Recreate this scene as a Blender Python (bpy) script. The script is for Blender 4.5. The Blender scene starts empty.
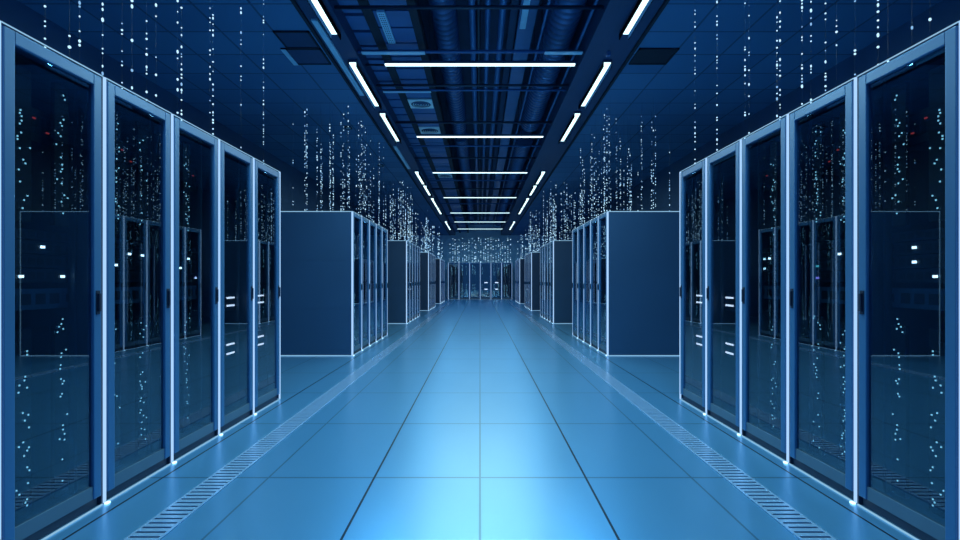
import bpy, bmesh, math, random
from mathutils import Vector, Matrix
R = random.Random(7)
sc = bpy.context.scene
COL = sc.collection

# ------------------------------------------------------------------ measures
F = 520.0            # focal length in pixels of the 960 px wide frame
EYE = 1.159          # camera height
AX = 1.94            # half width of the aisle between the rack fronts
W = 0.593            # rack width
H = 2.209            # rack height
D = 1.16             # rack depth
ZC = 4.0             # side ceilings and light rails
ZD = 4.95            # deck over the open bay
ROOM = 4.7
YEND = 33.0
YSTART = -3.0
BLOCKS = [2.085, 7.94, 13.80, 19.67, 25.50]
NRACK = 5

# ------------------------------------------------------------------ materials
def principled(name, col, rough=0.5, metal=0.0, spec=0.5, noise=0.0, nscale=8.0, bump=0.0, stretch=(1,1,1)):
    m = bpy.data.materials.new(name); m.use_nodes = True
    nt = m.node_tree; b = nt.nodes['Principled BSDF']
    b.inputs['Base Color'].default_value = (*col, 1)
    b.inputs['Roughness'].default_value = rough
    b.inputs['Metallic'].default_value = metal
    b.inputs['Specular IOR Level'].default_value = spec
    tc = nt.nodes.new('ShaderNodeTexCoord'); mp = nt.nodes.new('ShaderNodeMapping')
    mp.inputs['Scale'].default_value = stretch
    nz = nt.nodes.new('ShaderNodeTexNoise'); nz.inputs['Scale'].default_value = nscale
    nt.links.new(tc.outputs['Object'], mp.inputs[0]); nt.links.new(mp.outputs[0], nz.inputs['Vector'])
    mix = nt.nodes.new('ShaderNodeMix'); mix.data_type = 'RGBA'
    mix.inputs['A'].default_value = (*[c*(1-noise) for c in col], 1)
    mix.inputs['B'].default_value = (*[min(1, c*(1+noise)) for c in col], 1)
    nt.links.new(nz.outputs['Fac'], mix.inputs['Factor'])
    nt.links.new(mix.outputs['Result'], b.inputs['Base Color'])
    if bump:
        bp = nt.nodes.new('ShaderNodeBump'); bp.inputs['Strength'].default_value = bump
        bp.inputs['Distance'].default_value = 0.01
        nt.links.new(nz.outputs['Fac'], bp.inputs['Height']); nt.links.new(bp.outputs[0], b.inputs['Normal'])
    return m

def emitter(name, col, strength, sample=True):
    m = bpy.data.materials.new(name); m.use_nodes = True
    nt = m.node_tree; nt.nodes.clear()
    o = nt.nodes.new('ShaderNodeOutputMaterial'); e = nt.nodes.new('ShaderNodeEmission')
    e.inputs['Color'].default_value = (*col, 1); e.inputs['Strength'].default_value = strength
    nt.links.new(e.outputs[0], o.inputs['Surface'])
    if not sample: m.cycles.emission_sampling = 'NONE'
    return m

def grid_lines(nt, coord, axis, pitch, offset, width):
    """1 on a line of the given width every pitch metres along one axis, else 0"""
    sep = nt.nodes.new('ShaderNodeSeparateXYZ'); nt.links.new(coord, sep.inputs[0])
    def mt(op, a, b=None):
        n = nt.nodes.new('ShaderNodeMath'); n.operation = op
        for i, v in enumerate((a, b)):
            if v is None: continue
            if isinstance(v, (int, float)): n.inputs[i].default_value = v
            else: nt.links.new(v, n.inputs[i])
        return n.outputs[0]
    v = mt('SUBTRACT', sep.outputs[axis], offset)
    p = mt('PINGPONG', v, pitch/2)          # distance from the nearest multiple of the pitch
    return mt('LESS_THAN', p, width/2), mt

def floor_material():
    m = bpy.data.materials.new('raised_floor_tiles'); m.use_nodes = True
    nt = m.node_tree; b = nt.nodes['Principled BSDF']
    geo = nt.nodes.new('ShaderNodeTexCoord').outputs['Object']
    la, mt = grid_lines(nt, geo, 0, 1.24, 0.62, 0.012)    # dark joints
    lb, _ = grid_lines(nt, geo, 0, 1.24, 0.0, 0.011)
    lc, _ = grid_lines(nt, geo, 1, 1.145, 3.05, 0.017)
    dark = la
    soft = mt('MAXIMUM', mt('MULTIPLY', lb, 0.5), mt('MULTIPLY', lc, 0.5))
    fac = mt('MAXIMUM', dark, soft)
    nz = nt.nodes.new('ShaderNodeTexNoise'); nz.inputs['Scale'].default_value = 1.3
    mp = nt.nodes.new('ShaderNodeMapping'); mp.inputs['Scale'].default_value = (2.0, 0.6, 1)
    nt.links.new(geo, mp.inputs[0]); nt.links.new(mp.outputs[0], nz.inputs['Vector'])
    c0 = nt.nodes.new('ShaderNodeMix'); c0.data_type = 'RGBA'
    c0.inputs['A'].default_value = (*FLOOR_A, 1); c0.inputs['B'].default_value = (*FLOOR_B, 1)
    nt.links.new(nz.outputs['Fac'], c0.inputs['Factor'])
    c1 = nt.nodes.new('ShaderNodeMix'); c1.data_type = 'RGBA'
    nt.links.new(fac, c1.inputs['Factor']); nt.links.new(c0.outputs['Result'], c1.inputs['A'])
    c1.inputs['B'].default_value = (0.006, 0.02, 0.05, 1)
    nt.links.new(c1.outputs['Result'], b.inputs['Base Color'])
    n2 = nt.nodes.new('ShaderNodeTexNoise'); n2.inputs['Scale'].default_value = 40
    nt.links.new(geo, n2.inputs['Vector'])
    rr = nt.nodes.new('ShaderNodeMapRange')
    rr.inputs['To Min'].default_value = FLOOR_ROUGH-0.003; rr.inputs['To Max'].default_value = FLOOR_ROUGH+0.003
    nt.links.new(n2.outputs['Fac'], rr.inputs['Value']); nt.links.new(rr.outputs[0], b.inputs['Roughness'])
    b.inputs['Specular IOR Level'].default_value = FLOOR_SPEC; b.inputs['Metallic'].default_value = FLOOR_METAL
    return m

def ceiling_material():
    m = bpy.data.materials.new('ceiling_tiles'); m.use_nodes = True
    nt = m.node_tree; b = nt.nodes['Principled BSDF']
    geo = nt.nodes.new('ShaderNodeTexCoord').outputs['Object']
    lx, mt = grid_lines(nt, geo, 0, 0.60, 1.84, 0.025)
    ly, _ = grid_lines(nt, geo, 1, 0.60, 0.55, 0.025)
    fac = mt('MAXIMUM', lx, ly)
    vor = nt.nodes.new('ShaderNodeTexWhiteNoise'); vor.noise_dimensions = '2D'
    sn = nt.nodes.new('ShaderNodeVectorMath'); sn.operation = 'SNAP'
    ad = nt.nodes.new('ShaderNodeVectorMath'); ad.operation = 'SUBTRACT'
    ad.inputs[1].default_value = (1.84, 0.55, 0); sn.inputs[1].default_value = (0.6, 0.6, 1)
    nt.links.new(geo, ad.inputs[0]); nt.links.new(ad.outputs[0], sn.inputs[0]); nt.links.new(sn.outputs[0], vor.inputs['Vector'])
    c0 = nt.nodes.new('ShaderNodeMix'); c0.data_type = 'RGBA'
    c0.inputs['A'].default_value = (0.045, 0.16, 0.34, 1); c0.inputs['B'].default_value = (0.06, 0.20, 0.40, 1)
    nt.links.new(vor.outputs['Value'], c0.inputs['Factor'])
    c1 = nt.nodes.new('ShaderNodeMix'); c1.data_type = 'RGBA'
    nt.links.new(mt('MULTIPLY', fac, 0.55), c1.inputs['Factor']); nt.links.new(c0.outputs['Result'], c1.inputs['A'])
    c1.inputs['B'].default_value = (0.004, 0.016, 0.04, 1)
    nt.links.new(c1.outputs['Result'], b.inputs['Base Color'])
    b.inputs['Roughness'].default_value = 0.7
    return m

def glass_material():
    m = bpy.data.materials.new('door_glass'); m.use_nodes = True
    nt = m.node_tree; nt.nodes.clear()
    o = nt.nodes.new('ShaderNodeOutputMaterial'); mx = nt.nodes.new('ShaderNodeMixShader')
    fr = nt.nodes.new('ShaderNodeFresnel')
    ge = nt.nodes.new('ShaderNodeNewGeometry'); mr = nt.nodes.new('ShaderNodeMapRange')   # same index seen from either side of the pane
    mr.inputs['To Min'].default_value = GLASS_IOR; mr.inputs['To Max'].default_value = 1/GLASS_IOR
    nt.links.new(ge.outputs['Backfacing'], mr.inputs['Value']); nt.links.new(mr.outputs[0], fr.inputs['IOR'])
    t = nt.nodes.new('ShaderNodeBsdfTransparent'); t.inputs['Color'].default_value = (0.52, 0.66, 0.74, 1)
    g = nt.nodes.new('ShaderNodeBsdfGlossy'); g.inputs['Roughness'].default_value = 0.0
    g.inputs['Color'].default_value = (0.8, 0.92, 1, 1)
    nt.links.new(fr.outputs[0], mx.inputs['Fac']); nt.links.new(t.outputs[0], mx.inputs[1])
    nt.links.new(g.outputs[0], mx.inputs[2]); nt.links.new(mx.outputs[0], o.inputs['Surface'])
    return m

GLASS_IOR = 2.2
FLOOR_A = (0.12, 0.40, 0.68); FLOOR_B = (0.15, 0.45, 0.74); FLOOR_ROUGH = 0.284; FLOOR_SPEC = 0.5; FLOOR_METAL = 0.68
M = dict(
    floor=floor_material(), ceil=ceiling_material(), glass=glass_material(),
    wall=principled('painted_wall', (0.03, 0.11, 0.24), 0.7, noise=0.12, nscale=1.5),
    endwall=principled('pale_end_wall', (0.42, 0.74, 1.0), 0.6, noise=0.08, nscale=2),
    deck=principled('dark_deck', (0.012, 0.048, 0.13), 0.7, noise=0.3, nscale=3),
    beam=principled('beam_paint', (0.015, 0.056, 0.15), 0.55, noise=0.15, nscale=4, stretch=(4, .4, 1)),
    soffit=principled('soffit_panel', (0.035, 0.13, 0.34), 0.5, noise=0.2, nscale=3),
    channel=principled('dark_channel', (0.005, 0.015, 0.035), 0.8, noise=0.2),
    duct=principled('ribbed_duct', (0.03, 0.105, 0.27), 0.4, metal=0.35, noise=0.15, nscale=6),
    pipe=principled('painted_pipe', (0.04, 0.14, 0.34), 0.4, metal=0.2, noise=0.15, nscale=5),
    pipedark=principled('dark_pipe', (0.01, 0.03, 0.07), 0.5, noise=0.2, nscale=5),
    palemetal=principled('pale_blue_metal', (0.45, 0.72, 0.95), 0.4, metal=0.1, noise=0.1, nscale=10),
    whitemetal=principled('white_enamel', (0.80, 0.92, 0.98), 0.4, noise=0.05),
    frame=principled('blue_steel_frame', (0.045, 0.165, 0.35), 0.38, metal=0.25, noise=0.10, nscale=5, stretch=(1, 1, .3)),
    groove=principled('dark_groove', (0.01, 0.035, 0.08), 0.5, noise=0.1),
    body=principled('rack_steel', (0.07, 0.14, 0.21), 0.45, metal=0.1, noise=0.15, nscale=3),
    panel=principled('end_panel_steel', (0.020, 0.066, 0.145), 0.42, noise=0.10, nscale=1.2),
    handle=principled('handle_plastic', (0.008, 0.02, 0.05), 0.45, noise=0.1),
    server=principled('server_face', (0.014, 0.034, 0.06), 0.5, noise=0.3, nscale=30),
    server_pale=principled('drive_bay_face', (0.05, 0.13, 0.22), 0.45, noise=0.3, nscale=18),
    vent=principled('server_vent', (0.004, 0.010, 0.02), 0.7, noise=0.2),
    grate=principled('grate_metal', (0.36, 0.62, 0.90), 0.20, metal=0.5, noise=0.1, nscale=30),
    pit=principled('grate_pit', (0.01, 0.035, 0.08), 0.7, noise=0.2),
    wire=principled('thin_wire', (0.006, 0.02, 0.045), 0.5, noise=0.1),
    diffuser=emitter('lit_diffuser', (0.62, 0.93, 1.0), 2.2, False),
    shield=principled('shield_black', (0.004, 0.006, 0.010), 0.9, spec=0.0, noise=0.1),
    edge=emitter('edge_strip', (0.38, 0.63, 0.98), 1.1, False),
    foot=emitter('floor_glare', (0.45, 0.80, 1.0), 2.5, False),  # stands for light reflected at the post foot
    edgethin=emitter('edge_line', (0.34, 0.68, 1.0), 0.75, False),
    bead=emitter('light_dot', (0.46, 0.78, 1.0), 1.4, False),
    beadblue=emitter('light_dot_blue', (0.28, 0.60, 1.0), 0.9, False),
    led=emitter('white_led', (0.85, 0.95, 1.0), 6.0, False),
    ledteal=emitter('teal_led', (0.10, 0.55, 0.60), 1.5, False),
    ledpurple=emitter('purple_led', (0.35, 0.25, 0.85), 1.8, False),
    ledred=emitter('red_led', (0.75, 0.06, 0.06), 0.9, False),
    ledbar=emitter('pale_led_bar', (1.0, 0.84, 0.92), 3.2, False),
    refldot=emitter('reflected_dot', (0.45, 0.85, 1.0), 1.9, False),  # glow of dots reflected in the door glass
)

# ------------------------------------------------------------------ mesh builder
class MB:
    def __init__(self): self.bm = bmesh.new()
    def box(self, a, b, mat=0):
        lo = [min(a[i], b[i]) for i in range(3)]; hi = [max(a[i], b[i]) for i in range(3)]
        v = [self.bm.verts.new((x, y, z)) for z in (lo[2], hi[2]) for y in (lo[1], hi[1]) for x in (lo[0], hi[0])]
        for f in ((0,2,3,1),(4,5,7,6),(0,1,5,4),(2,6,7,3),(0,4,6,2),(1,3,7,5)):
            fc = self.bm.faces.new([v[i] for i in f]); fc.material_index = mat
        return self
    def tube(self, p, q, r, n=10, mat=0, smooth=True):
        p, q = Vector(p), Vector(q); d = (q-p).normalized()
        u = d.orthogonal().normalized(); w = d.cross(u)
        rings = [[self.bm.verts.new(c + r*(u*math.cos(2*math.pi*k/n)+w*math.sin(2*math.pi*k/n))) for k in range(n)] for c in (p, q)]
        for k in range(n):
            f = self.bm.faces.new((rings[0][k], rings[0][(k+1)%n], rings[1][(k+1)%n], rings[1][k])); f.smooth = smooth; f.material_index = mat
        f = self.bm.faces.new(rings[0][::-1]); f.material_index = mat
        f = self.bm.faces.new(rings[1]); f.material_index = mat
        return self
    def lathe_y(self, x, z, prof, n=24, mat=0):
        """profile of (y, r) swept about an axis along Y"""
        rings = [[self.bm.verts.new((x+r*math.cos(2*math.pi*k/n), y, z+r*math.sin(2*math.pi*k/n))) for k in range(n)] for y, r in prof]
        for a, b in zip(rings, rings[1:]):
            for k in range(n):
                f = self.bm.faces.new((a[k], b[k], b[(k+1)%n], a[(k+1)%n])); f.smooth = True; f.material_index = mat
        self.bm.faces.new(rings[0]); self.bm.faces.new(rings[-1][::-1])
        return self
    def ball(self, c, r, sz=1.0, mat=0):
        g = bmesh.ops.create_icosphere(self.bm, subdivisions=1, radius=r, matrix=Matrix.Translation(c) @ Matrix.Diagonal((1, 1, sz, 1)))
        for v in g['verts']:
            for f in v.link_faces: f.smooth = True; f.material_index = mat
        return self
    def build(self, name, mats, parent=None, loc=None, bevel=0.0):
        bmesh.ops.recalc_face_normals(self.bm, faces=self.bm.faces)
        me = bpy.data.meshes.new(name); self.bm.to_mesh(me); self.bm.free()
        for mm in (mats if isinstance(mats, (list, tuple)) else [mats]): me.materials.append(M[mm])
        o = bpy.data.objects.new(name, me); COL.objects.link(o)
        if parent is not None: o.parent = parent
        if loc is not None: o.location = loc
        if bevel:
            bv = o.modifiers.new('bevel', 'BEVEL'); bv.width = bevel; bv.segments = 2; bv.limit_method = 'ANGLE'
        return o

def tag(o, label, cat, group=None):
    o['label'] = label; o['category'] = cat
    if group: o['group'] = group
    return o
def empty(name, loc=(0, 0, 0)):
    o = bpy.data.objects.new(name, None); COL.objects.link(o); o.location = loc; o.empty_display_size = 0.1
    return o
def struct(o): o['kind'] = 'structure'; return o
def copy_tree(o, parent=None):
    c = o.copy(); COL.objects.link(c)
    if parent is not None: c.parent = parent
    for ch in o.children: copy_tree(ch, c)
    return c
ORD = ['first', 'second', 'third', 'fourth', 'fifth', 'sixth', 'seventh', 'eighth', 'ninth', 'tenth']
SIDE = {-1: 'left', 1: 'right'}
BNAME = ['nearest block', 'second block', 'third block', 'fourth block', 'farthest block']

# ------------------------------------------------------------------ room shell
struct(MB().box((-ROOM, YSTART, -0.10), (ROOM, YEND, 0)).build('floor', 'floor'))
for s in (-1, 1):
    struct(MB().box((s*(ROOM), YSTART, 0), (s*(ROOM+.15), YEND, ZC+.2)).build('wall_'+SIDE[s], 'wall'))
struct(MB().box((-ROOM, YEND, 0), (ROOM, YEND+.15, ZD+.1)).build('wall_end', 'endwall'))
cm = MB()
for s in (-1, 1): cm.box((s*1.90, YSTART, ZC), (s*ROOM, YEND, ZC+.12))
cm.box((-1.90, YSTART, ZD), (1.90, YEND, ZD+.10), 1)
struct(cm.build('ceiling', ['ceil', 'deck']))
# edge beams of the open bay
struct(MB().box((-1.90, YSTART, ZC), (-1.55, YEND, ZD)).build('trim_1', 'beam'))
struct(MB().box((1.32, YSTART, ZC), (1.90, YEND, ZD)).build('trim_2', 'beam'))
# thin dark strips and the pale trunking beside the rails
for s, n in ((-1, 3), (1, 4)):
    struct(MB().box((s*1.875, YSTART, ZC-.03), (s*1.91, YEND, ZC)).build('trim_%d' % n, 'channel'))
# ribbed soffit on the left of the bay
zs = EYE+3.0
sm = MB()
y = 1.0
k = 0
while y < YEND-.5:
    sm.box((-1.20, y, zs), (-0.79, y+.36, zs+.05)); sm.box((-1.548, y+.17, zs+.03), (-1.31, y+.50, zs+.08))
    y += .40
sm.box((-1.548, 1.0, zs+.10), (-0.70, YEND-.3, zs+.14), 1)
sm.box((-0.79, 1.0, zs-.02), (-0.70, YEND-.3, zs+.14), 1)
sm.box((-1.31, 1.0, zs-.02), (-1.20, YEND-.3, zs+.14), 1)
struct(sm.build('trim_5', ['soffit', 'channel']))

# ------------------------------------------------------------------ racks
def dot_bar(rnd, s, y, dens, size, a, b):
    """an added strip whose glowing dots stand for dots reflected in the door"""
    m = MB()
    m.box((s*.08, y-.042, a), (s*.10, y+.042, b))
    z = a+rnd.uniform(.02, .10); end = b-rnd.uniform(.02, .12)
    col = rnd.uniform(-.02, .02)
    while z < end:
        for k in range(rnd.choice((1, 2, 3, 5))):                      # a little cluster, then a pause
            if rnd.random() < .6: yy = y+col+rnd.choice((-.009, 0, 0, .009))
            else: yy = y+rnd.uniform(-.036, .036)
            m.box((s*.077, yy-size/2, z), (s*.08, yy+size/2, z+size*1.15), 1)
            z += rnd.uniform(.010, .024)
        z += rnd.choice((.02, .035, .08)); col = max(-.02, min(.02, col+rnd.uniform(-.012, .012)))
    return m

def make_rack(s, w, variant, end_near=False, end_far=False, dot_size=.008):
    """front plane at local x=0 facing the aisle, going back to local x=s*D, from y=0 (nearer) to y=w"""
    rnd = random.Random(100*variant+s)
    t = empty('server_rack')
    sw = .010 if dot_size < .01 else (.021 if dot_size < .02 else .033)  # strips made wider on farther racks to stand for their glow
    b = MB()
    g = .003; d0 = .045
    b.box((s*d0, g, .05), (s*D, g+.02, H-.004)); b.box((s*d0, w-g-.02, .05), (s*D, w-g, H-.004))
    b.box((s*d0, g+.02, H-.03), (s*D, w-g-.02, H-.004)); b.box((s*d0, g+.02, .05), (s*D, w-g-.02, .08))
    b.box((s*(D-.02), g+.02, .08), (s*D, w-g-.02, H-.03))
    b.box((s*.10, .045, .08), (s*.12, .062, H-.03)); b.box((s*.10, w-.062, .08), (s*.12, w-.045, H-.03))   # mounting rails
    b.build('body', 'body', t)
    MB().box((s*.03, g, 0), (s*(D-.02), w-g, .05)).build('plinth', 'groove', t)
    # door
    y0, y1, z0, z1 = .034, w-.012, .055, H-.012
    st, rt, rb = .052, .055, .065
    dm = MB()
    dm.box((0, y0, z0), (s*.036, y0+st, z1)).box((0, y1-st, z0), (s*.036, y1, z1))
    dm.box((0, y0+st, z1-rt), (s*.036, y1-st, z1))
    door = dm.build('door', 'frame', t, bevel=.004)
    MB().box((s*.006, y0+st, z0), (s*.034, y1-st, z0+rb)).build('shaded_bottom_rail', 'body', door)  # bottom rail of the door, its shade put into a darker steel
    MB().box((s*.014, y0+st, z0+rb), (s*.020, y1-st, z1-rt)).build('glass_pane', 'glass', door)
    hm = MB().box((-s*.004, y1-.040, .985), (s*.004, y1-.014, 1.105)).box((-s*.014, y1-.033, 1.0), (-s*.004, y1-.021, 1.09))
    hm.build('handle', 'handle', door)
    # corner post with its light strip
    pm = MB().box((s*.012, .002, .0), (s*.045, .034, H-.01))
    pm.build('corner_post', 'groove', t)
    MB().box((s*.001, .018-sw/2, .004), (s*.012, .018+sw/2, H)).build('edge_light', 'edge', t)
    MB().box((-s*.016, .006, .0005), (-s*.001, .030, .009)).build('foot_glare', 'foot', t)  # added glowing block for the strip's light reflected on the floor
    if end_far:
        MB().box((-s*.002, w-.010, .004), (s*.010, w+.002, H)).build('edge_light', 'edge', t)
    MB().box((-s*.0015, .024, H-.004), (s*.004, w, H)).build('top_light', 'edgethin', t)
    MB().box((s*.000, .034, .001), (s*.008, w, .007)).build('base_light', 'edgethin', t)
    # columns of glowing dots standing for reflections in the glass
    ys = [w*.36, w*.72] if variant % 3 == 0 else ([w*.34, w*.74] if variant % 3 == 1 else [w*.30, w*.52])
    if variant % 4 == 3: ys = [w*.2]
    for yy in ys:
        for (a, b) in ((.12, .94), (1.42, 2.10)):
            dot_bar(rnd, s, yy, .9, dot_size, a, b).build('reflected_dot_strip', ['vent', 'refldot'], t)
    if end_near:
        MB().box((s*.022, -.012, .012), (s*(D-.01), g-.0005, H-.012)).box((s*.02, -.0135, .72), (s*(D-.01), -.012, .724)) \
            .box((s*.02, -.0135, 1.46), (s*(D-.01), -.012, 1.464)).build('side_panel', 'panel', t)
        e = MB(); e.box((-s*.004, -.016, H-.012), (s*D, .004, H))
        e.build('top_light', 'edgethin', t)
        MB().box((s*.02, -.016, .001), (s*D, .0, .013)).build('base_light', 'edgethin', t)
        MB().box((s*(D-.01), -.016, .013), (s*D, .0, H-.012)).build('edge_light', 'edgethin', t)
        MB().box((-s*.002, -.014, .004), (s*.020, .006, H)).build('edge_light', 'edge', t)
    if end_far:
        MB().box((s*.012, w-g+.0005, .012), (s*D, w+.012, H-.012)).build('side_panel', 'panel', t)
    return t

protos = {}
def place_rack(key, s, variant, en, ef, led, loc, label, group, rot=0, w=W):
    k = (s, variant, en, ef, led, w)
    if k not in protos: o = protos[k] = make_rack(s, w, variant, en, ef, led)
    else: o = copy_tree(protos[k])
    o.location = loc; o.rotation_euler.z = rot
    tag(o, label, 'server rack', group)
    return o
for s in (-1, 1):
    for bi, y0 in enumerate(BLOCKS):
        for i in range(NRACK):
            place_rack(0, s, (0, 1, 2, 3, 7)[i] if bi == 0 else i+4, i == 0 and bi > 0, i == NRACK-1, .006 if bi == 0 else (.012 if bi == 1 else .020),
                       (s*AX, y0+i*W, 0),
                       f'{ORD[i]} glass-doored server rack from the camera, {SIDE[s]} row, {BNAME[bi]}',
                       'server racks along the aisle')
EW = 2*AX/6
for i in range(6):
    place_rack(0, -1, i, False, i == 5, .0151, (-AX+i*EW, 31.5, 0),
               f'{ORD[i]} server rack from the left across the far end of the aisle',
               'server racks across the far end', rot=-math.pi/2, w=EW)

# ------------------------------------------------------------------ equipment inside the near racks
def unit(name, s, y0, z0, z1, face, cat, label, lights, group, slots=8, d=.13, depth=.75):
    """one 19 inch unit: chassis, face plate with ventilation slots, lights = list of (y, z, material, w, h)"""
    t = empty(name, (s*(AX+d), y0, z0))
    a, b = .066, W-.066
    MB().box((s*.012, a+.01, .004), (s*depth, b-.01, z1-z0-.004)).build('chassis', 'body', t)
    m = MB().box((0, a, .002), (s*.012, b, z1-z0-.002))
    n = slots
    for k in range(n):
        u0 = a+.03+(b-a-.06)*k/n; u1 = u0+(b-a-.06)/n*.7
        m.box((-s*.001, u0, (z1-z0)*.25), (s*.001, u1, (z1-z0)*.75), 1)
    m.build('face_plate', [face, 'vent'], t)
    for (ly, lz, mat, lw, lh) in lights:
        MB().box((-s*.006, ly-lw/2-y0, lz-lh/2-z0), (-s*.0005, ly+lw/2-y0, lz+lh/2-z0)).build('status_light', mat, t)
    for yy in (a+.004, b-.014):
        MB().box((-s*.004, yy, (z1-z0)*.3), (s*.001, yy+.010, (z1-z0)*.7)).build('ear', 'handle', t)
    # thin shelf rails carry the unit on the rack's own mounting rails
    return tag(t, label, cat, group)

XF = AX+.13
def yz(px, py):      # where a light seen at this pixel sits on the face of a unit
    Y = XF*F/abs(px-480); return Y, EYE-(py-280)*Y/F
LIGHTS = {
 (-1, 0): [((42, 247), 'led'), ((20.5, 276.5), 'led'), ((62, 276.5), 'led')],
 (-1, 1): [((129, 254), 'led'), ((142, 255.5), 'led'), ((115.5, 265), 'led')],
 (-1, 2): [((188, 258.7), 'led'), ((180, 268), 'led'), ((196.4, 277.8), 'led'), ((205, 277.8), 'led'), ((211, 277.8), 'ledpurple')],
 (1, 0): [((915, 247.5), 'led'), ((915, 262), 'led'), ((936, 276.5), 'led')],
 (1, 1): [((798, 267), 'ledteal'), ((798, 278), 'ledpurple'), ((840, 254), 'led')],
 (1, 2): [((754, 259.7), 'led'), ((754, 269), 'led'), ((770, 258.5), 'led'), ((747, 260), 'ledteal'), ((747, 269), 'ledteal')],
}
BANDS = [(1.345, 1.395, 'topmost'), (1.28, 1.343, 'second'), (1.215, 1.278, 'third'), (1.145, 1.213, 'lowest')]
for s in (-1, 1):
    for i in range(3):
        y0 = BLOCKS[0]+i*W
        where = f'{ORD[i]} rack from the camera on the {SIDE[s]}'
        li = []
        for (p, mat) in LIGHTS[(s, i)]:
            Y, z = yz(*p); Y = min(max(Y, y0+.085), y0+W-.085)
            li.append((Y, z, mat, .022, .012))
        for (a, b, nm) in BANDS:
            unit('server_unit', s, y0, a, b, 'server', 'server', f'{nm} dark server in the {where}',
                 [l for l in li if a <= l[1] < b], 'servers stacked behind the glass doors')
        unit('drive_enclosure', s, y0, 1.02, 1.12, 'server_pale', 'drive enclosure',
             f'paler blue drive enclosure in the {where}', [], 'drive enclosures', slots=5)
        rl = []
        for k in range(6):
            rl.append((y0+.10+.075*k, 1.86+(.05 if k % 2 else 0), 'ledred', .014, .007))
        unit('network_switch', s, y0, 1.80, 1.96, 'server', 'network switch',
             f'red-lit dark network switch in the {where}', rl, 'network switches', slots=12)
    for i in (3, 4):
        y0 = BLOCKS[0]+i*W
        where = f'{ORD[i]} rack from the camera on the {SIDE[s]}'
        for (a, b, z1, z2, nm) in ((.90, 1.06, 1.012, .948, 'upper'), (.505, .68, .628, .553, 'lower')):
            yc = y0+.445
            unit('storage_array', s, y0, a, b, 'server', 'storage array',
                 f'{nm} two-bar storage array in the {where}',
                 [(yc, z1, 'ledbar', .13, .014), (yc, z2, 'ledbar', .13, .014)], 'storage arrays', slots=3)
for i in (3, 4):
    x0 = -AX+i*EW
    for (a, b, zz, nm) in ((.90, 1.10, 1.0, 'upper'), (.50, .70, .6, 'lower')):
        t = empty('storage_array', (x0, 31.5+.13, a))
        MB().box((.066, .012, .004), (EW-.066, .7, b-a-.004)).build('chassis', 'body', t)
        MB().box((.06, 0, .002), (EW-.06, .012, b-a-.002)).build('face_plate', 'server', t)
        MB().box((EW*.42, -.006, zz-a-.03), (EW*.72, -.0005, zz-a+.03)).build('status_light', 'ledbar', t)
        tag(t, f'{nm} storage array with a white light in the {ORD[i]} far end rack from the left', 'storage array', 'storage arrays')

# ------------------------------------------------------------------ floor grates
for s in (-1, 1):
    m = MB()
    xa, xb = 1.425, 1.585
    m.box((s*(xa), .9, .0005), (s*xb, 31.2, .002), 1)
    m.box((s*xa, .9, .002), (s*(xa+.012), 31.2, .007)); m.box((s*(xb-.012), .9, .002), (s*xb, 31.2, .007))
    y = .9
    while y < 31.15:
        m.box((s*(xa+.012), y, .002), (s*(xb-.012), y+.029, .0068)); y += .045
    tag(m.build('floor_grate', ['grate', 'pit']), f'long slotted metal floor grate running beside the {SIDE[s]} rack row', 'floor grate', 'floor grates')

# ------------------------------------------------------------------ lamps
# the lamps are dimmed along the aisle: (end of the zone, colour, radiance)
ZONES = dict(rail=((7.5, (0.15, 0.58, 1.0), 72.0), (15, (0.24, 0.68, 1.0), 22.0), (24, (0.18, 0.60, 1.0), 10.0), (99, (0.16, 0.56, 1.0), 28.0)),
             cross=((7.5, (0.70, 0.98, 0.90), 205.0), (15, (0.84, 1.0, 0.86), 125.0), (24, (0.45, 0.80, 1.0), 32.0), (99, (0.14, 0.54, 1.0), 70.0)))
LIGHT_K = 3.14159
def lamp_light(kind, y, parent, sx, sy, z):
    for e, c, st in ZONES[kind]:
        if y < e: break
    l = bpy.data.lights.new('lamp_light', 'AREA'); l.shape = 'RECTANGLE'; l.size = sx; l.size_y = sy
    l.color = c; l.energy = st*sx*sy*LIGHT_K
    o = bpy.data.objects.new('lamp_light', l); COL.objects.link(o); o.parent = parent; o.location = (0, 0, z)   # an area light shines along its -Z
rails = [(1.3, 3.05), (3.3, 4.0), (4.15, 5.93), (6.72, 8.38), (8.78, 10.5), (13.5, 15.2), (15.5, 17.2), (17.9, 20.0), (20.2, 22.1), (25.0, 26.9), (27.1, 29.0)]
seen = 0
for s in (-1, 1):
    n = 0
    for (a, b) in rails:
        if b < 4.1 : lab = f'white strip light over the {SIDE[s]} edge beam above the camera, {"rear" if a < 2 else "front"} one'
        else:
            lab = f'{ORD[n]} glowing strip light from the camera along the {SIDE[s]} ceiling beam'; n += 1
        t = empty('strip_light', (s*1.645, (a+b)/2, ZC))
        L = (b-a)/2
        MB().box((-.055, -L-.02, -.03), (.055, L+.02, 0)).build('lamp_housing', 'beam', t)  # housing of the strip light
        MB().box((-.046, -L, -.04), (.046, L, -.03)).build('diffuser', 'diffuser', t)
        lamp_light('rail', a, t, .092, 2*L, -.042)
        MB().box((-.056, -L-.02, -.095), (-.048, L+.02, -.03)).box((.048, -L-.02, -.095), (.056, L+.02, -.03)).build('added_shield', 'shield', t)  # shields added to keep the lamp's reflection off the door glass
        tag(t, lab, 'strip light', 'strip lights along the ceiling beams')
cross = [3.40, 6.85, 10.30, 13.75, 17.9, 22.0, 25.4, 28.9]
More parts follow.
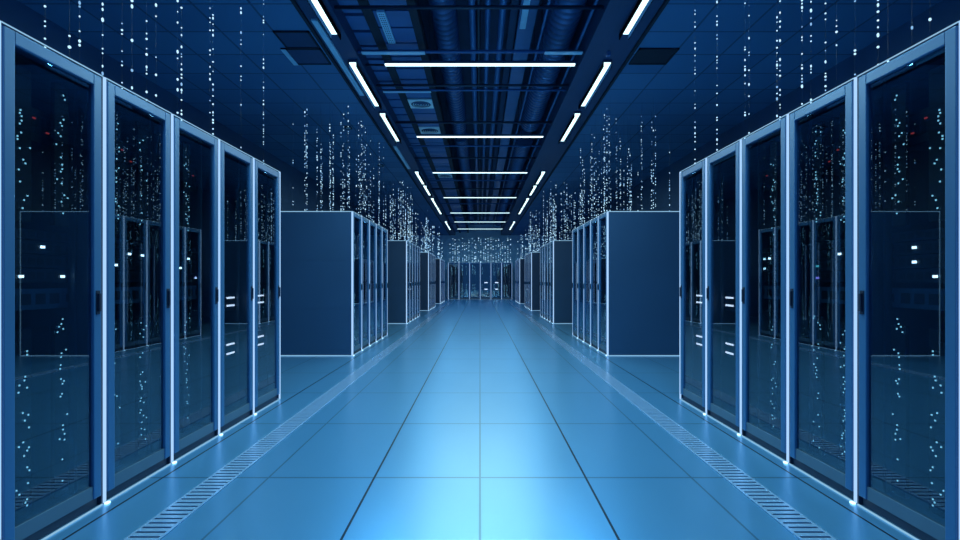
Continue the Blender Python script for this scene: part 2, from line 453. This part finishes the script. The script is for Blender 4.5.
for k, Y in enumerate(cross):
    t = empty('linear_light', (0, Y, 3.98))
    MB().box((-1.26, -.036, .02), (1.26, .036, .055)).build('housing', 'beam', t)
    MB().box((-1.25, -.030, .006), (1.25, .030, .02)).build('diffuser', 'diffuser', t)
    lamp_light('cross', Y, t, 2.5, .06, .004)
    for x in (-.67, .82):
        MB().tube((x, 0, .055), (x, 0, ZD-3.98), .004, 6).build('suspension_rod', 'pipedark', t)
    tag(t, (f'{ORD[k-1]} long linear light from the camera hanging across the aisle' if k else 'long linear light hanging across the aisle just above the frame'),
        'linear light', 'linear lights across the aisle')

# ------------------------------------------------------------------ ducts, pipes and fittings overhead
def duct(x, z, r, ya, yb, lab):
    prof = []
    y = ya
    while y < yb:
        prof += [(y, r), (y+.085, r), (y+.095, r*1.05), (y+.125, r*1.05)]; y += .135
    prof.append((yb, r)); prof.append((yb+.02, r*.5))
    t = empty('air_duct', (0, 0, 0)); t.location = (x, ya, z)
    MB().lathe_y(0, 0, [(py-ya, pr) for py, pr in prof], 28).build('pipe_run', 'duct', t)
    yy = ya+.6
    while yy < yb:
        MB().box((-.02, yy-ya-.015, r*.9), (.02, yy-ya+.015, ZD-z)).build('hanger', 'pipedark', t); yy += 2.4
    tag(t, lab, 'air duct', 'air ducts over the aisle')
duct(-.46, 4.56, .16, 1.5, 11.5, 'narrower ribbed round air duct nearest the camera, left of the aisle centre')
duct(1.05, 4.48, .20, 1.5, 10.9, 'wider ribbed round air duct nearest the camera, beside the right ceiling beam')
duct(-.46, 4.56, .16, 12.2, 30, 'narrower ribbed air duct running to the far end, left of centre')
duct(1.05, 4.48, .20, 12.2, 30, 'wider ribbed air duct running to the far end by the right beam')
def run(name, x, z, r, ya, yb, mat, lab, cat, square=False):
    if square: m = MB().box((-r, 0, -r*.35), (r, yb-ya, r*.35))
    else: m = MB().tube((0, 0, 0), (0, yb-ya, 0), r, 12)
    t = empty(name, (x, ya, z))
    m.build('pipe_run', mat, t)
    y = .5
    while y < yb-ya:
        MB().tube((0, y, r*.35 if square else r*.8), (0, y, ZD-z), .006, 6).build('hanger', 'pipedark', t); y += 3.0
    tag(t, lab, cat, 'services over the aisle')
run('pipe', .10, 4.52, .035, 1.0, 31, 'pipe', 'slim pale pipe along the middle of the open ceiling', 'pipe')
run('pipe', -.10, 4.58, .045, 1.0, 31, 'pipe', 'slim blue pipe between the centre line and left duct', 'pipe')
run('pipe', .28, 4.50, .045, 1.0, 31, 'pipe', 'second slim pipe right of the ceiling centre line', 'pipe')
run('pipe', -.02, 4.66, .03, 1.0, 31, 'pipedark', 'dark slim pipe highest over the middle of the aisle', 'pipe')
run('cable_tray', .62, 4.62, .11, 1.0, 31, 'pipe', 'flat cable tray between centre pipes and the right duct', 'cable tray', True)
run('cable_tray', .45, 4.72, .05, 1.0, 31, 'deck', 'narrow dark cable tray above the centre pipes', 'cable tray', True)
run('pipe', .78, 4.30, .018, 1.0, 31, 'pipe', 'thin low conduit hanging left of the right duct', 'pipe')
run('pipe', 1.27, 4.20, .02, 1.0, 31, 'pipe', 'thin conduit against the right ceiling beam', 'pipe')
# transverse conduits
tr = [(5.55, 'pipedark', .02), (6.62, 'soffit', .022), (7.05, 'pipedark', .014), (7.78, 'pipedark', .018), (7.98, 'soffit', .016), (9.6, 'pipedark', .022),
      (11.3, 'soffit', .018), (12.4, 'pipedark', .02), (15.2, 'soffit', .02), (16.6, 'pipedark', .022), (19.8, 'soffit', .022), (23.6, 'pipedark', .024), (27.0, 'soffit', .024)]
for k, (Y, mat, r) in enumerate(tr):
    o = MB().tube((-1.55, 0, 0), (1.32, 0, 0), r, 10).build('conduit', mat, None, (0, Y, EYE+2.93-r))
    near = f'{ORD[k]}' if k < 10 else ['eleventh', 'twelfth', 'thirteenth'][k-10]
    tag(o, f'{near} {"dark" if mat == "pipedark" else "blue"} conduit from the camera crossing under the open ceiling', 'conduit', 'conduits across the bay')
# pale strips standing for the lit stretches of the second conduit
for (xa, xb, side) in ((-1.5, -.70, 'left'), (.82, 1.30, 'right')):
    o = MB().box((xa, 6.56, EYE+2.876), (xb, 6.64, EYE+2.888)).build('lit_stretch_strip', 'palemetal')
    tag(o, f'pale strip for the lit stretch of the second conduit on the {side}', 'metal strip', 'pale strips under conduits')
o = MB().box((-1.48, 7.92, EYE+2.87), (-.75, 7.98, EYE+2.88)).build('lit_stretch_strip', 'palemetal')  # lit conduit stretch put into a pale strip
tag(o, 'pale strip for a lit stretch in front of the square air diffusers', 'metal strip', 'pale strips under conduits')

# air diffusers in the left soffit
for k, (Y, lab) in enumerate(((8.60, 'nearer square air diffuser with round grille in the left soffit'), (10.16, 'farther square air diffuser with round grille in the left soffit'),
                              (14.7, 'small third square diffuser deep in the left soffit'))):
    t = empty('air_diffuser', (-1.0, Y+.21, zs))
    MB().box((-.20, -.21, -.025), (.20, .21, 0)).build('frame', 'whitemetal', t, bevel=.004)
    gm = MB()
    for r in (.165, .125, .085, .045):
        n = 28
        for q in range(n):
            a0, a1 = 2*math.pi*q/n, 2*math.pi*(q+1)/n
            v = [gm.bm.verts.new((rr*math.cos(a)*1.0, rr*math.sin(a), z)) for rr, z in ((r, -.027), (r-.026, -.034)) for a in (a0, a1)]
            gm.bm.faces.new((v[0], v[1], v[3], v[2]))
    gm.build('round_grille', 'beam', t)
    MB().tube((0, 0, -.026), (0, 0, -.034), .02, 16).build('hub', 'palemetal', t)
    tag(t, lab, 'air diffuser', 'square air diffusers')
# perforated pale panel and plain pale panel
pm = MB().box((-.045, -.38, -.03), (.045, .38, 0))
for j in range(16):
    for i in range(3):
        pm.box((-.028+.022*i, -.345+.045*j, -.031), (-.016+.022*i, -.325+.045*j, -.029), 1)
t = pm.build('perforated_panel', ['palemetal', 'beam'], None, (-1.105, 6.15, zs))
tag(t, 'pale perforated metal panel on the left soffit near the first light', 'ceiling panel')
t = MB().box((-.04, 0, -.01), (.04, 1.75, .01)).build('cable_cover', 'palemetal', None, (.575, 5.3, 4.571))
tag(t, 'pale flat metal cover under the cable tray above the first hanging light', 'cable cover')
# ceiling hatches in the side ceilings
def hatch(x0, x1, ya, yb, mat, edge, lab):
    t = empty('ceiling_hatch', ((x0+x1)/2, (ya+yb)/2, ZC))
    hx, hy = abs(x1-x0)/2, (yb-ya)/2
    f = MB()
    f.box((-hx, -hy, -.02), (-hx+.02, hy, 0)).box((hx-.02, -hy, -.02), (hx, hy, 0)).box((-hx, -hy, -.02), (hx, -hy+.02, 0)).box((-hx, hy-.02, -.02), (hx, hy, 0))
    f.build('frame', 'channel', t)
    MB().box((-hx+.02, -hy+.02, -.012), (hx-.02, hy-.02, 0)).build('panel', mat, t)
    if edge:
        e = MB().box((-hx, -hy, -.026), (-hx+.06, hy, -.0201)); e.build('edge_strip', 'palemetal' if edge == 2 else 'soffit', t)  # lit edge of the hatch put into a pale strip
    tag(t, lab, 'ceiling hatch', 'hatches in the side ceilings')
hatch(-2.44, -1.95, 6.36, 6.82, 'beam', 2, 'square ceiling hatch with a bright edge left of the beam')
hatch(1.95, 2.44, 6.36, 6.82, 'channel', 0, 'dark square ceiling hatch right of the right beam')
hatch(-2.36, -1.95, 5.92, 6.34, 'deck', 0, 'dark ceiling hatch nearer the camera than the bright edged one')
hatch(-2.51, -2.39, 9.6, 9.74, 'palemetal', 0, 'small ceiling hatch farther along the left ceiling')
hatch(-2.51, -2.39, 12.8, 12.94, 'palemetal', 0, 'farthest small ceiling hatch along the left ceiling')
# pale trunking beside the left rail
t = MB().box((-.035, 0, -.025), (.035, 2.3, 0)).build('wiring_trunking', 'palemetal', None, (-1.80, 5.65, ZC)); tag(t, 'pale blue trunking on the left beam beside the nearest strip lights', 'trunking')
t = MB().box((-.035, 0, -.025), (.035, 2.2, 0)).build('wiring_trunking', 'palemetal', None, (-1.80, 11.0, ZC)); tag(t, 'pale blue trunking on the left beam in the gap between strip lights', 'trunking')
t = MB().box((-.02, 0, -.05), (.02, .06, 0)).build('junction_box', 'soffit', None, (1.60, 6.45, ZC)); tag(t, 'small blue junction box on the right beam between two strip lights', 'junction box')  # junction box fixed under the beam

# ------------------------------------------------------------------ hanging strands of light dots
def strand(x, y, ztop, dot, dens, label, group, zbot=H+.004, warm=.12, clumps=None):
    m = MB()
    m.tube((0, 0, zbot-ZC), (0, 0, 0), .0004 if dot < .014 else .0007, 4, 0, False)
    z = zbot+dot
    while z < ztop:
        t = (z-zbot)/(ZC-zbot)
        if R.random() < dens*(1-.55*t):
            r = dot*R.uniform(.30, .62); sz = R.choice((1, 1, 1.3, 1.9))
            m.ball((0, 0, z-ZC), r, sz, 2 if R.random() < warm else 1)
            z += dot*sz*.6
        z += dot*R.choice((1.0, 1.3, 2.2))
    o = m.build('light_strand', ['wire', 'bead', 'beadblue'], None, (x, y, ZC))
    return tag(o, label, 'light strand', group)
near_px = {-1: [45, 69.5, 79.6, 102.6, 122, 132, 146.6, 156, 177.6, 181.5, 210, 213, 241, 263.5],
           1: [695, 717, 745, 749, 777, 780, 802, 811, 825.5, 836.5, 855, 878, 888, 912, 930]}
for s in (-1, 1):
    for k, px in enumerate(near_px[s]):
        X = AX+.055
        Y = X*F/abs(px-480)
        big = px in (69.5, 132, 912, 888)
        strand(s*X, Y, ZC-.02, .015 if big else .0115, .14 if big else R.uniform(.2, .42),
               f'strand of sparse white light dots hanging over the {SIDE[s]} nearest rack block',
               f'light strands over the {SIDE[s]} nearest rack block')
cnt = [0, 46, 34, 26, 15]
for s in (-1, 1):
    for bi in range(1, 5):
        y0 = BLOCKS[bi]
        n = cnt[bi]
        for k in range(n):
            x = AX+.05+(D-.12)*((k*0.618+R.uniform(0, .12)) % 1.0)
            if R.random() < .2: x = AX+R.uniform(.04, .2)
            y = y0+.05+(NRACK*W-.1)*((k+.5)/n)
            dot = [0, .0155, .022, .030, .042][bi]
            strand(s*x, y, R.uniform(3.0, ZC-.05) if R.random() < .7 else ZC-.05, dot, R.uniform(.18, .42) if bi == 1 else R.uniform(.3, .6),
                   f'strand of white light dots hanging over the {SIDE[s]} {BNAME[bi].replace("block", "rack block")}',
                   f'light strands over the {SIDE[s]} {BNAME[bi].replace("block", "rack block")}', warm=.4)
for k in range(26):
    x = -1.9+3.8*(k+.5)/26+R.uniform(-.04, .04)
    X = max(-1.9, min(1.9, x))
    o = strand(X, 31.62+R.uniform(0, .3), 3.75, .05, .6, 'strand of light dots hanging over the far end racks', 'light strands over the far end racks', warm=.1)

# ------------------------------------------------------------------ camera, world, view
cam = bpy.data.cameras.new('camera'); co = bpy.data.objects.new('camera', cam); COL.objects.link(co)
co.location = (0, 0, EYE); co.rotation_euler = (math.pi/2, 0, 0)
cam.sensor_width = 36; cam.lens = 36*F/960; cam.shift_y = 10/960; cam.clip_start = .05
sc.camera = co
w = bpy.data.worlds.new('World'); sc.world = w; w.use_nodes = True
bg = w.node_tree.nodes['Background']; bg.inputs['Color'].default_value = (0.05, 0.22, 0.60, 1); bg.inputs['Strength'].default_value = 0.7  # added blue fill, entering by the open end behind the camera
sc.view_settings.view_transform = 'Standard'; sc.view_settings.look = 'None'
sc.view_settings.exposure = 0; sc.view_settings.gamma = 1; sc.view_settings.use_curve_mapping = False
sc.cycles.use_denoising = True
sc.cycles.use_adaptive_sampling = False
sc.cycles.use_light_tree = True
sc.cycles.max_bounces = 10; sc.cycles.transparent_max_bounces = 24
sc.cycles.sample_clamp_indirect = 6
